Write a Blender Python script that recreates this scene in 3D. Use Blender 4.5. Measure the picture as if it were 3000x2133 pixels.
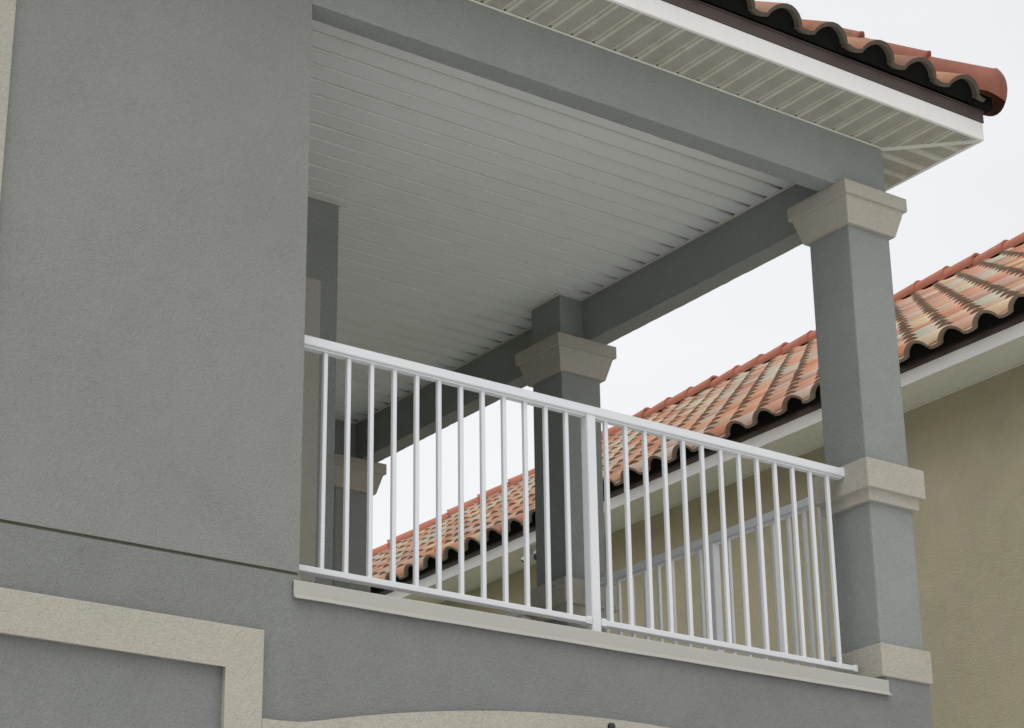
import bpy, bmesh, math, random
from mathutils import Vector, Matrix, noise
random.seed(7)
for o in list(bpy.data.objects):
    bpy.data.objects.remove(o)
scene = bpy.context.scene
col = scene.collection
S = 0.75                       # builder units -> metres

# ------------------------------------------------------------------ camera
CAM = Vector((-5.8005, -9.9581, -3.3914)) * S
cr = Vector((0.81200771, -0.58349436, -0.01333491))
cu = Vector((-0.20748404, -0.30994521, 0.92783853))
cf = Vector((0.54552164, 0.75064526, 0.37274366))
cd = bpy.data.cameras.new('camera')
cam = bpy.data.objects.new('camera', cd)
col.objects.link(cam)
m = Matrix((cr, cu, -cf)).transposed().to_4x4()
m.translation = CAM
cam.matrix_world = m
cd.sensor_fit = 'HORIZONTAL'
cd.sensor_width = 36
cd.lens = 6485.8 / 3000 * 36
cd.clip_start = 0.1
cd.clip_end = 2000
scene.camera = cam

# ------------------------------------------------------------------ sky, sun, exposure
SUN_EL, SUN_AZ = math.radians(68), math.radians(235)   # azimuth from +y, clockwise
world = bpy.data.worlds.new('World')
scene.world = world
world.use_nodes = True
nt = world.node_tree
nt.nodes.clear()
wo = nt.nodes.new('ShaderNodeOutputWorld')
bg = nt.nodes.new('ShaderNodeBackground')
sky = nt.nodes.new('ShaderNodeTexSky')
sky.sky_type = 'NISHITA'
sky.sun_disc = False
sky.sun_elevation = SUN_EL
sky.sun_rotation = SUN_AZ
sky.air_density = 1.0
sky.dust_density = 4.0
skm = nt.nodes.new('ShaderNodeMix'); skm.data_type = 'RGBA'; skm.blend_type = 'MIX'
skm.inputs[0].default_value = 0.9           # closed cloud deck over the blue
tc = nt.nodes.new('ShaderNodeTexCoord')
mp = nt.nodes.new('ShaderNodeMapping'); mp.inputs['Scale'].default_value = (1, 1, 2.2)
cn = nt.nodes.new('ShaderNodeTexNoise')
cn.inputs['Scale'].default_value = 1.6
cn.inputs['Detail'].default_value = 5
cn.inputs['Roughness'].default_value = 0.55
rp = nt.nodes.new('ShaderNodeValToRGB')
rp.color_ramp.elements[0].position = 0.3
rp.color_ramp.elements[0].color = (7.75, 7.84, 8.0, 1)
rp.color_ramp.elements[1].position = 0.72
rp.color_ramp.elements[1].color = (9.55, 9.58, 9.66, 1)
nt.links.new(tc.outputs['Generated'], mp.inputs['Vector'])
nt.links.new(mp.outputs[0], cn.inputs['Vector'])
nt.links.new(cn.outputs['Fac'], rp.inputs[0])
nt.links.new(sky.outputs[0], skm.inputs[6])
nt.links.new(rp.outputs[0], skm.inputs[7])
nt.links.new(skm.outputs[2], bg.inputs['Color'])
bg.inputs['Strength'].default_value = 0.1
nt.links.new(bg.outputs[0], wo.inputs[0])
sl = bpy.data.lights.new('sun', 'SUN')
sl.energy = 1.5
sl.angle = math.radians(60)
sl.color = (1.0, 0.97, 0.92)
sun = bpy.data.objects.new('sun', sl)
col.objects.link(sun)
sd = Vector((math.sin(SUN_AZ) * math.cos(SUN_EL), math.cos(SUN_AZ) * math.cos(SUN_EL), math.sin(SUN_EL)))
sun.rotation_euler = sd.to_track_quat('Z', 'Y').to_euler()
sun.location = sd * 40
vs = scene.view_settings
vs.view_transform = 'Standard'
vs.look = 'None'
vs.exposure = 0.12
vs.gamma = 1.0
vs.use_curve_mapping = False
scene.render.engine = 'CYCLES'
scene.cycles.max_bounces = 8
scene.cycles.diffuse_bounces = 6

# ------------------------------------------------------------------ materials
def new_mat(name):
    mt = bpy.data.materials.new(name)
    mt.use_nodes = True
    n = mt.node_tree
    n.nodes.clear()
    out = n.nodes.new('ShaderNodeOutputMaterial')
    b = n.nodes.new('ShaderNodeBsdfPrincipled')
    n.links.new(b.outputs[0], out.inputs[0])
    return mt, n, b

class G:
    """small node-graph helper"""
    def __init__(s, n): s.n = n
    def node(s, t, **kw):
        x = s.n.nodes.new(t)
        for k, v in kw.items(): setattr(x, k, v)
        return x
    def link(s, a, b): s.n.links.new(a, b)
    def pos(s): return s.node('ShaderNodeNewGeometry').outputs['Position']
    def noise(s, vec, scale, detail=3, rough=0.5, dist=0.0, sc=None):
        if sc:
            mpn = s.node('ShaderNodeMapping'); mpn.inputs['Scale'].default_value = sc
            s.link(vec, mpn.inputs['Vector']); vec = mpn.outputs[0]
        x = s.node('ShaderNodeTexNoise')
        x.inputs['Scale'].default_value = scale; x.inputs['Detail'].default_value = detail
        x.inputs['Roughness'].default_value = rough; x.inputs['Distortion'].default_value = dist
        s.link(vec, x.inputs['Vector'])
        return x.outputs['Fac']
    def math(s, op, a, b=None, c=None, clamp=False):
        x = s.node('ShaderNodeMath', operation=op); x.use_clamp = clamp
        for i, v in enumerate((a, b, c)):
            if v is None: continue
            if isinstance(v, (int, float)): x.inputs[i].default_value = v
            else: s.link(v, x.inputs[i])
        return x.outputs[0]
    def rng(s, v, a, b, c, d):
        x = s.node('ShaderNodeMapRange'); x.clamp = True
        s.link(v, x.inputs[0])
        for i, k in enumerate((a, b, c, d)): x.inputs[i + 1].default_value = k
        return x.outputs[0]
    def mix(s, f, a, b, mode='MIX'):
        x = s.node('ShaderNodeMix', data_type='RGBA', blend_type=mode)
        for i, v in ((0, f), (6, a), (7, b)):
            if isinstance(v, (int, float)): x.inputs[i].default_value = v
            elif isinstance(v, tuple): x.inputs[i].default_value = (*v, 1) if len(v) == 3 else v
            else: s.link(v, x.inputs[i])
        return x.outputs[2]
    def bump(s, h, strength, dist, normal=None):
        x = s.node('ShaderNodeBump')
        x.inputs['Strength'].default_value = strength; x.inputs['Distance'].default_value = dist
        s.link(h, x.inputs['Height'])
        if normal is not None: s.link(normal, x.inputs['Normal'])
        return x.outputs[0]

def stucco(name, c, grain=1.0, mott=0.06, wrinkle=True, tint=(0.0, 0.0, 0.0), scale=1.0):
    mt, n, b = new_mat(name)
    g = G(n)
    p = g.pos()
    big = g.noise(p, 0.9, 4, 0.6)
    med = g.noise(p, 6.0, 4, 0.6, 0.6)
    fine = g.noise(p, 120 * scale, 3, 0.65)
    rt = g.node('ShaderNodeMapping'); rt.inputs['Rotation'].default_value = (0.5, 0.75, 0.3); g.link(p, rt.inputs['Vector'])
    wa = g.noise(p, 34 * scale, 3, 0.65, 1.6, (1.0, 1.0, 2.0))
    wb = g.noise(rt.outputs[0], 30 * scale, 3, 0.65, 1.4, (0.8, 0.8, 2.6))
    msk = g.rng(g.noise(p, 2.6, 3, 0.6), 0.42, 0.58, 0, 1)
    wr = g.math('ADD', g.math('MULTIPLY', wa, g.math('SUBTRACT', 1.0, msk)), g.math('MULTIPLY', wb, msk))
    wr2 = g.noise(p, 75 * scale, 2, 0.6, 0.8, (1, 1, 1.4))
    k = g.math('ADD', g.rng(big, 0.25, 0.75, -mott, mott), g.rng(med, 0.25, 0.75, -mott * .5, mott * .5))
    k = g.math('ADD', k, g.rng(fine, 0.3, 0.7, -0.085 * grain, 0.085 * grain))
    k = g.math('ADD', k, g.rng(wr, 0.35, 0.65, -0.03 * grain, 0.03 * grain))
    k = g.math('ADD', k, 1.0)
    sc = g.node('ShaderNodeVectorMath', operation='SCALE')
    cc = g.mix(g.rng(g.noise(p, 2.3, 3, 0.6), 0.3, 0.7, 0, 1), c, tuple(c[i] * (1 + tint[i]) for i in range(3)))
    g.link(cc, sc.inputs[0]); g.link(k, sc.inputs['Scale'])
    g.link(sc.outputs[0], b.inputs['Base Color'])
    b.inputs['Roughness'].default_value = 0.9
    b.inputs['Specular IOR Level'].default_value = 0.2
    h = g.math('ADD', g.math('MULTIPLY', wr, 0.9), g.math('MULTIPLY', wr2, 0.6))
    h = g.math('ADD', h, g.math('MULTIPLY', fine, 0.45 * grain))
    g.link(g.bump(h, 0.62 * grain, 0.007), b.inputs['Normal'])
    return mt

def paint(name, c, rough=0.45, dirt=(0.35, 0.33, 0.27), amount=0.15, streak=False, spec=0.4):
    mt, n, b = new_mat(name)
    g = G(n)
    p = g.pos()
    a = g.noise(p, 3.0, 4, 0.6)
    f = g.noise(p, 40, 3, 0.6, 0.0, (1, 1, 0.12) if streak else None)
    k = g.math('MULTIPLY', g.rng(a, 0.35, 0.75, 0.2, 1.0), g.rng(f, 0.42, 0.75, 0, amount))
    cc = g.mix(k, c, dirt)
    g.link(cc, b.inputs['Base Color'])
    b.inputs['Roughness'].default_value = rough
    b.inputs['Specular IOR Level'].default_value = spec
    g.link(g.bump(g.noise(p, 22, 2, 0.5), 0.08, 0.003), b.inputs['Normal'])
    return mt

M = {}
M['grey'] = stucco('grey_stucco', (0.258, 0.260, 0.250), 1.4, 0.06, tint=(0.02, 0.0, -0.015))
M['grey_low'] = stucco('grey_stucco_lower', (0.225, 0.230, 0.221), 1.5, 0.08, tint=(0.0, 0.01, 0.01))
M['grey_col'] = stucco('grey_stucco_column', (0.283, 0.297, 0.287), 1.4, 0.07)
M['cream'] = stucco('cream_stucco', (0.440, 0.424, 0.366), 1.5, 0.06, tint=(0.02, -0.01, -0.03))
M['tan'] = stucco('tan_stucco', (0.49, 0.44, 0.315), 1.4, 0.09, tint=(-0.03, 0.0, -0.04))
M['white_rail'] = paint('white_powder_coat', (0.71, 0.72, 0.74), 0.35, (0.5, 0.48, 0.42), 0.03)
M['white_fascia'] = paint('white_fascia_metal', (0.78, 0.77, 0.75), 0.45, (0.4, 0.38, 0.33), 0.14, True)
M['flash'] = paint('grey_white_flashing', (0.415, 0.41, 0.372), 0.5, (0.33, 0.32, 0.28), 0.12, True)
M['brown'] = paint('brown_drip_metal', (0.075, 0.052, 0.046), 0.5, (0.03, 0.025, 0.02), 0.4)
M['black'] = paint('black_eave_closure', (0.008, 0.008, 0.0075), 0.9, (0.006, 0.006, 0.006), 0.3, spec=0.1)
M['jtrim'] = paint('cream_vinyl_trim', (0.68, 0.68, 0.61), 0.5, (0.3, 0.29, 0.2), 0.3)
M['groove'] = paint('soiled_groove', (0.13, 0.125, 0.09), 0.8, (0.05, 0.05, 0.035), 0.8)
M['glass'] = paint('dark_glass', (0.03, 0.035, 0.04), 0.06, (0.05, 0.05, 0.05), 0.2, spec=0.8)
M['iron'] = paint('black_iron', (0.02, 0.018, 0.02), 0.4, (0.06, 0.05, 0.04), 0.3)
M['lens'] = paint('frosted_lens', (0.75, 0.75, 0.7), 0.3)
M['concrete'] = stucco('bounce_concrete', (0.66, 0.665, 0.66), 1.0, 0.10, scale=0.5)  # unseen paving, made paler to bounce light up into the balcony
M['nsoffit'] = paint('neighbour_soffit_vinyl', (0.80, 0.80, 0.70), 0.6, (0.3, 0.3, 0.22), 0.3)
M['deck'] = stucco('pale_bounce_deck', (0.78, 0.79, 0.79), 1.0, 0.08)  # unseen deck, colour raised to bounce light onto the ceiling boards

def grass_mat():
    mt, n, b = new_mat('lawn_green'); g = G(n); p = g.pos()
    cc = g.mix(g.noise(p, 8, 5, 0.7), (0.05, 0.085, 0.025), (0.12, 0.14, 0.05))
    cc = g.mix(g.rng(g.noise(p, 0.3, 4, 0.6), 0.4, 0.7, 0, 0.6), cc, (0.20, 0.18, 0.10))
    g.link(cc, b.inputs['Base Color']); b.inputs['Roughness'].default_value = 0.95
    g.link(g.bump(g.noise(p, 60, 4, 0.7), 0.8, 0.05), b.inputs['Normal'])
    return mt
M['lawn'] = grass_mat()

def board_mat():
    """ceiling boards: white vinyl, soiled along the joints and mildewed at the beam ends"""
    mt, n, b = new_mat('ceiling_board_white'); g = G(n); p = g.pos()
    ob = g.node('ShaderNodeTexCoord').outputs['Object']
    sep = g.node('ShaderNodeSeparateXYZ'); g.link(ob, sep.inputs[0])
    edge = g.rng(sep.outputs['Y'], 0.008, 0.040, 1, 0)
    edge2 = g.rng(sep.outputs['Y'], 0.009, 0.020, 1, 0)
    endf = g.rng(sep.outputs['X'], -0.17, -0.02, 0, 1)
    n1 = g.rng(g.noise(p, 9, 4, 0.65), 0.42, 0.72, 0, 1)
    n2 = g.rng(g.noise(p, 3.0, 3, 0.6, 0, (1, 2.5, 1)), 0.35, 0.7, 0.15, 1)
    base = g.mix(g.rng(g.noise(p, 1.2, 3, 0.6), 0.3, 0.7, 0, 1), (0.80, 0.825, 0.815), (0.78, 0.80, 0.785))
    c1 = g.mix(g.math('MULTIPLY', g.math('MULTIPLY', edge, n2), 0.38), base, (0.50, 0.46, 0.30))
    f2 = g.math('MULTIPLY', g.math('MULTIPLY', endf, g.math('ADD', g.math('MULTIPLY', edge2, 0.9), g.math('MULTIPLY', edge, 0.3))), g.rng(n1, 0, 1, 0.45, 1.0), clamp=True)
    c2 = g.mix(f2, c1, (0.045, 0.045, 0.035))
    g.link(c2, b.inputs['Base Color'])
    b.inputs['Roughness'].default_value = 0.55
    b.inputs['Specular IOR Level'].default_value = 0.3
    g.link(g.bump(g.noise(p, 5, 2, 0.5, 0, (0.3, 1, 1)), 0.15, 0.006), b.inputs['Normal'])
    return mt
M['board'] = board_mat()

def perf_mat():
    """vented soffit vinyl: rows of small dark holes on the flat of each slat"""
    mt, n, b = new_mat('vented_soffit_vinyl'); g = G(n); p = g.pos()
    ob = g.node('ShaderNodeTexCoord').outputs['Object']
    sep = g.node('ShaderNodeSeparateXYZ'); g.link(ob, sep.inputs[0])
    pt = 0.0098
    def cell(o):
        f = g.math('FRACT', g.math('DIVIDE', o, pt))
        return g.math('ABSOLUTE', g.math('SUBTRACT', f, 0.5))
    dx, dy = cell(sep.outputs['X']), cell(sep.outputs['Y'])
    d = g.math('POWER', g.math('ADD', g.math('MULTIPLY', dx, dx), g.math('MULTIPLY', dy, dy)), 0.5)
    hole = g.rng(d, 0.31, 0.40, 1, 0)
    band = g.math('MULTIPLY', g.math('GREATER_THAN', sep.outputs['X'], 0.0245), g.math('LESS_THAN', sep.outputs['X'], 0.1125))
    nz = g.node('ShaderNodeNewGeometry').outputs['Normal']
    sz = g.node('ShaderNodeSeparateXYZ'); g.link(nz, sz.inputs[0])
    flat = g.math('LESS_THAN', sz.outputs['Z'], -0.9)
    hole = g.math('MULTIPLY', g.math('MULTIPLY', hole, band), flat)
    rust = g.rng(g.noise(p, 7, 4, 0.65), 0.45, 0.7, 0, 0.5)
    base = g.mix(rust, (0.57, 0.565, 0.485), (0.40, 0.35, 0.265))
    g.link(g.mix(g.math('MULTIPLY', hole, 0.93), base, (0.055, 0.05, 0.035)), b.inputs['Base Color'])
    b.inputs['Roughness'].default_value = 0.55
    return mt
M['perf'] = perf_mat()

TILE_COL = [(0.0, (0.52, 0.22, 0.135)), (0.15, (0.58, 0.31, 0.21)), (0.30, (0.52, 0.37, 0.29)),
            (0.44, (0.63, 0.49, 0.31)), (0.55, (0.42, 0.25, 0.19)), (0.67, (0.49, 0.50, 0.40)),
            (0.77, (0.60, 0.33, 0.20)), (0.90, (0.54, 0.44, 0.37))]
def tile_mat(name, island, dull=1.0):
    mt, n, b = new_mat(name); g = G(n); p = g.pos()
    if island: rnd = g.node('ShaderNodeNewGeometry').outputs['Random Per Island']
    else: rnd = g.node('ShaderNodeObjectInfo').outputs['Random']
    def ramp(v):
        r = g.node('ShaderNodeValToRGB'); r.color_ramp.interpolation = 'CONSTANT'
        e = r.color_ramp.elements
        e[0].position, e[0].color = TILE_COL[0][0], (*TILE_COL[0][1], 1)
        e[1].position, e[1].color = TILE_COL[1][0], (*TILE_COL[1][1], 1)
        for ps, c in TILE_COL[2:]:
            x = e.new(ps); x.color = (*c, 1)
        g.link(v, r.inputs[0]); return r.outputs[0]
    a = ramp(rnd)
    bcol = ramp(g.math('FRACT', g.math('ADD', g.math('MULTIPLY', rnd, 7.31), 0.37)))
    st = g.rng(g.noise(p, 4.0, 4, 0.6, 0.3, (0.35, 3.2, 0.35)), 0.45, 0.65, 0, 0.5)
    cc = g.mix(st, a, bcol)
    sp = g.rng(g.noise(p, 30, 4, 0.7), 0.3, 0.75, 0.92, 1.06)
    sc = g.node('ShaderNodeVectorMath', operation='SCALE'); g.link(cc, sc.inputs[0])
    g.link(g.math('MULTIPLY', sp, dull), sc.inputs['Scale'])
    g.link(sc.outputs[0], b.inputs['Base Color'])
    b.inputs['Roughness'].default_value = 0.8
    b.inputs['Specular IOR Level'].default_value = 0.25
    g.link(g.bump(g.noise(p, 60, 4, 0.6), 0.3, 0.004), b.inputs['Normal'])
    return mt
M['tile'] = tile_mat('blended_clay_tile', False, 0.90)
M['tile_dark'] = tile_mat('dark_clay_tile', False, 0.66)  # darker copy of the tile colours, for the own roof
M['tile_dark_mass'] = tile_mat('dark_clay_tile_far', True, 0.66)
M['tile_mass'] = tile_mat('blended_clay_tile_far', True, 0.90)
def cap_mat(name, a, b_, c_, moss):
    mt, n, b = new_mat(name); g = G(n); p = g.pos()
    cc = g.mix(g.rng(g.noise(p, 5, 4, 0.65), 0.3, 0.7, 0, 1), a, b_)
    cc = g.mix(g.rng(g.noise(p, 14, 5, 0.7), 0.5, 0.75, 0, 0.6), cc, c_)
    cc = g.mix(g.rng(g.noise(p, 9, 5, 0.75), 0.52, 0.75, 0, moss), cc, (0.10, 0.085, 0.06))
    g.link(cc, b.inputs['Base Color']); b.inputs['Roughness'].default_value = 0.85
    b.inputs['Specular IOR Level'].default_value = 0.2
    g.link(g.bump(g.noise(p, 60, 4, 0.6), 0.4, 0.005), b.inputs['Normal'])
    return mt
M['cap'] = cap_mat('terracotta_cap', (0.47, 0.175, 0.12), (0.39, 0.15, 0.105), (0.32, 0.15, 0.11), 0.25)
M['cap_old'] = cap_mat('weathered_terracotta_cap', (0.30, 0.115, 0.08), (0.22, 0.085, 0.06), (0.21, 0.095, 0.07), 0.75)
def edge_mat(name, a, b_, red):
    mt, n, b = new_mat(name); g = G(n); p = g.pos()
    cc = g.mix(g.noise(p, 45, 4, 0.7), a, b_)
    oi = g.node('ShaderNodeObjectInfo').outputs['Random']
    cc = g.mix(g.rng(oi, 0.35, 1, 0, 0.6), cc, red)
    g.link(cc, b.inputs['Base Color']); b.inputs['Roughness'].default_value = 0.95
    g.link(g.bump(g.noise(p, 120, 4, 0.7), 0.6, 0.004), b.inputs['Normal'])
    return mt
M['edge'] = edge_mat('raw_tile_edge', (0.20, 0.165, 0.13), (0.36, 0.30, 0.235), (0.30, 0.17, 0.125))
M['edge_dark'] = edge_mat('dark_tile_edge', (0.05, 0.044, 0.032), (0.13, 0.11, 0.08), (0.10, 0.07, 0.05))  # darker copy of the tile edge, for the own roof

# ------------------------------------------------------------------ builders
def link(o, parent=None):
    col.objects.link(o)
    if parent is not None:
        o.parent = parent
        o.matrix_parent_inverse = parent_world(parent).inverted()
    return o
def parent_world(o):
    mw = Matrix.LocRotScale(o.location, o.rotation_euler, o.scale)
    if o.parent: return parent_world(o.parent) @ o.matrix_parent_inverse @ mw
    return mw
def thing(name, loc, label, cat, group=None):
    o = bpy.data.objects.new(name, None)
    o.location = Vector(loc) * S
    o.empty_display_size = 0.2
    col.objects.link(o)
    o['label'] = label; o['category'] = cat
    if group: o['group'] = group
    return o
def to_mesh(name, bm, mats, smooth=False):
    me = bpy.data.meshes.new(name)
    bmesh.ops.recalc_face_normals(bm, faces=bm.faces)
    bm.to_mesh(me); bm.free()
    for k in (mats if isinstance(mats, (list, tuple)) else [mats]): me.materials.append(M[k])
    if smooth:
        for pl in me.polygons: pl.use_smooth = True
    return me
def obj(name, me, parent=None, loc=None):
    o = bpy.data.objects.new(name, me)
    if loc is not None: o.location = Vector(loc) * S
    return link(o, parent)
def bm_box(bm, x0, x1, y0, y1, z0, z1):
    vs_ = [bm.verts.new(Vector(c) * S) for c in
           ((x0, y0, z0), (x1, y0, z0), (x1, y1, z0), (x0, y1, z0), (x0, y0, z1), (x1, y0, z1), (x1, y1, z1), (x0, y1, z1))]
    for f in ((0, 3, 2, 1), (4, 5, 6, 7), (0, 1, 5, 4), (1, 2, 6, 5), (2, 3, 7, 6), (3, 0, 4, 7)):
        bm.faces.new([vs_[i] for i in f])
    return vs_
def bevel(bm, w, seg=2):
    bmesh.ops.bevel(bm, geom=list(bm.edges), offset=w * S, segments=seg, affect='EDGES', profile=0.6, clamp_overlap=True)
def box(name, parent, x0, x1, y0, y1, z0, z1, mat, bev=0.0, seg=2, smooth=False, origin=None):
    bm = bmesh.new()
    bm_box(bm, x0, x1, y0, y1, z0, z1)
    if bev: bevel(bm, bev, seg)
    if origin is not None:
        bmesh.ops.translate(bm, verts=bm.verts, vec=-Vector(origin) * S)
    return obj(name, to_mesh(name, bm, mat, smooth), parent, origin)
def rough_box(name, parent, x0, x1, y0, y1, z0, z1, mat, amp=0.004, step=0.05):
    """a stuccoed bar: cut along its length, edges a little uneven"""
    bm = bmesh.new()
    bm_box(bm, x0, x1, y0, y1, z0, z1)
    dims = (x1 - x0, y1 - y0, z1 - z0); ax = dims.index(max(dims))
    n = int(dims[ax] / step)
    ed = [e for e in bm.edges if abs((e.verts[0].co - e.verts[1].co)[ax]) > dims[ax] * S * 0.9]
    bmesh.ops.subdivide_edges(bm, edges=ed, cuts=n, use_grid_fill=True)
    for v in bm.verts:
        d = noise.noise_vector(v.co * 22) + noise.noise_vector(v.co * 55) * 0.6
        for k in range(3):
            if k != ax: v.co[k] += d[k] * amp * S
    return obj(name, to_mesh(name, bm, mat), parent)
def prism(name, parent, pts, y0, y1, mat, bev=0.0):
    """polygon in the x-z plane pulled from y0 to y1"""
    bm = bmesh.new()
    a = [bm.verts.new(Vector((x, y0, z)) * S) for x, z in pts]
    b = [bm.verts.new(Vector((x, y1, z)) * S) for x, z in pts]
    n = len(pts)
    f0 = bm.faces.new(a); f1 = bm.faces.new(b[::-1])
    for i in range(n):
        bm.faces.new((a[i], b[i], b[(i + 1) % n], a[(i + 1) % n]))
    if bev:
        es = [e for e in f0.edges]
        bmesh.ops.bevel(bm, geom=es, offset=bev * S, segments=2, affect='EDGES', profile=0.6)
    big = [f for f in bm.faces if len(f.verts) > 4]
    bmesh.ops.triangulate(bm, faces=big)
    return obj(name, to_mesh(name, bm, mat), parent)

# fitted dimensions
XR, W = 4.7644, 0.40            # right face of the columns, shaft width
ZB, ZS, ZC = 3.5522, 3.958, 3.9446
BT, XI = 0.159, 4.5911          # beam thicknesses
Y2, Y3, YE = 3.3452, 6.8577, 6.8731
YW, XW = 2.9276, 1.98           # recessed inner wall
OV, ZF, ZFT = 0.515, 3.985, 4.108
GZ = -5.4                       # ground
P = 0.645                       # roof pitch
TP, EX = 0.4255, 0.52           # tile pitch across and up the slope

# ------------------------------------------------------------------ ground
bm = bmesh.new()
vv = [bm.verts.new(Vector(c)) for c in ((-400, -400, GZ * S), (400, -400, GZ * S), (400, 400, GZ * S), (-400, 400, GZ * S))]
bm.faces.new(vv)
gr = obj('ground', to_mesh('ground', bm, 'lawn')); gr['kind'] = 'structure'
bm = bmesh.new()
vv = [bm.verts.new(Vector((x * S, y * S, GZ * S + 0.004))) for x, y in ((-80, -80), (70, -80), (70, -0.2), (-80, -0.2))]
bm.faces.new(vv)
dr = obj('driveway_bounce', to_mesh('driveway_bounce', bm, 'concrete')); dr['kind'] = 'structure'  # unseen sheet, spread wide and pale to throw light up at the ceiling
bm = bmesh.new()
vv = [bm.verts.new(Vector((x * S, y * S, GZ * S + 0.008))) for x, y in ((XR + 0.25, -0.1), (8.8, -0.1), (8.8, 24), (XR + 0.25, 24))]
bm.faces.new(vv)
pv = obj('path', to_mesh('path', bm, 'concrete')); pv['kind'] = 'structure'

# ------------------------------------------------------------------ the house
house = thing('house', (0, 4, GZ), 'grey stucco house with cream trim, open upper balcony and clay tile roof', 'house')
XL = -7.0
box('front_wall', house, XL, 0, 0, 0.16, 0.022, ZS + 0.12, 'grey')
rough_box('beam', house, 0, XR, 0, BT, ZB, ZS + 0.12, 'grey_col', 0.003)
box('side_wall', house, -0.2, 0, 0.16, YW + 0.2, 0.0, ZC + 0.1, 'grey')
# lower wall with the arched garage opening, its face a little proud of the wall above
AX, AR = 2.3, 9.72
def arch_z(x, apex): return apex - (AR - math.sqrt(AR * AR - (x - AX) ** 2))
op0, op1 = 0.12, 4.48
pts = [(XL, GZ), (op0, GZ)] + [(op0 + (op1 - op0) * i / 24, arch_z(op0 + (op1 - op0) * i / 24, -0.80)) for i in range(25)] + \
      [(op1, GZ), (XR + 0.008, GZ), (XR + 0.008, -0.03), (0.0, -0.03), (0.0, 0.0), (XL, 0.0)]
prism('lower_wall', house, pts, -0.012, 0.30, 'grey_low')
box('column_footing', house, XR - W + 0.01, XR + 0.008, -0.012, 0.30, -0.03, 0.031, 'grey_low')
box('joint_bead', house, XL, -0.002, 0.012, 0.10, 0.0005, 0.0215, 'groove')
box('side_wall', house, XR - 0.3, XR + 0.008, 0.30, 7.6, GZ, 0.028, 'grey_low')
box('side_wall', house, XL, XL + 0.3, 0.30, 7.6, GZ, -0.002, 'grey_low')
box('side_wall', house, XL, XL + 0.16, 0.16, 7.6, 0.022, ZS + 0.1, 'grey')
box('floor_slab', house, 0.0, XR - 0.01, 0.02, 7.25, -0.36, -0.036, 'deck')
box('inner_wall', house, 0.0, XW, YW, YW + 0.2, -0.03, ZC + 0.06, 'grey_col', 0.012)
box('inner_wall', house, XW - 0.2, XW - 0.004, YW + 0.2, 7.25, -0.03, ZC + 0.06, 'grey_col')
gd = bpy.data.objects.new('garage_door', None); gd.location = Vector((2.3, 0.2, GZ)) * S; link(gd, house)
for i in range(5):
    z0 = GZ + 0.02 + i * 0.94
    box('panel', gd, op0 + 0.005, op1 - 0.005, 0.18, 0.24, z0, min(z0 + 0.925, -0.78), 'white_fascia', 0.01)
# side and back beams
rough_box('beam', house, XI, XR, BT, YE, ZB + 0.001, ZS + 0.11, 'grey_col', 0.003)
rough_box('beam', house, XW, XR, YE, YE + 0.3, ZB + 0.002, ZS + 0.1, 'grey_col', 0.003)
# block over the second column
box('pilaster', house, XR - W, XI + 0.01, Y2, Y2 + W, ZB, ZC + 0.05, 'grey_col', 0.01)
box('pilaster', house, XR - W, XI + 0.01, Y3 + 0.012, Y3 + W, ZB + 0.003, ZC + 0.05, 'grey_col', 0.01)

# ---- cream trim on the front
pts = [(XL + 0.6, -0.34), (-0.23, -0.34), (-0.23, -2.9), (-0.447, -2.9), (-0.447, -0.560), (XL + 0.6, -0.560)]
prism('window_trim', house, pts, -0.055, -0.012, 'cream', 0.008)
n = 40
outer = [(0.0 + 4.6 * i / n, arch_z(0.0 + 4.6 * i / n, -0.530)) for i in range(n + 1)]
inner = [(op0 + (op1 - op0) * i / n, arch_z(op0 + (op1 - op0) * i / n, -0.80)) for i in range(n + 1)]
pts = [(-0.2285, GZ), (-0.2285, -0.807)] + outer + [(4.72, -0.807), (4.72, GZ), (op1, GZ)] + inner[::-1] + [(op0, GZ)]
prism('arch_trim', house, pts, -0.050, -0.012, 'cream', 0.006)
# window surround upstairs (its right jamb shows)
UX = -1.862
wt = [(UX - 2.4, 0.9), (UX, 0.9), (UX, ZS - 0.35), (UX - 2.4, ZS - 0.35)]
box('window_trim', house, UX - 0.22, UX, -0.042, 0.0, 0.95, ZS - 0.2, 'cream', 0.006)
box('window_trim', house, UX - 2.4, UX - 2.18, -0.042, 0.0, 0.95, ZS - 0.2, 'cream', 0.006)
box('window_trim', house, UX - 2.18, UX - 0.22, -0.042, 0.0, ZS - 0.42, ZS - 0.2, 'cream', 0.006)
box('window_trim', house, UX - 2.18, UX - 0.22, -0.060, 0.0, 0.95, 1.17, 'cream', 0.006)
wd = box('window', house, UX - 2.18, UX - 0.22, -0.012, 0.0, 1.17, ZS - 0.42, 'glass')
box('frame', wd, UX - 1.23, UX - 1.17, -0.024, -0.0125, 1.17, ZS - 0.42, 'white_fascia')
# door surround on the recessed wall
box('door_trim', house, 1.597, 1.8125, YW - 0.04, YW, -0.03, 3.263, 'cream', 0.008)
box('door_trim', house, 0.15, 0.365, YW - 0.04, YW, -0.03, 3.263, 'cream', 0.008)
box('door_trim', house, 0.365, 1.597, YW - 0.04, YW, 3.048, 3.263, 'cream', 0.008)
box('door', house, 0.365, 1.597, YW - 0.012, YW, -0.03, 3.048, 'glass')

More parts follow.
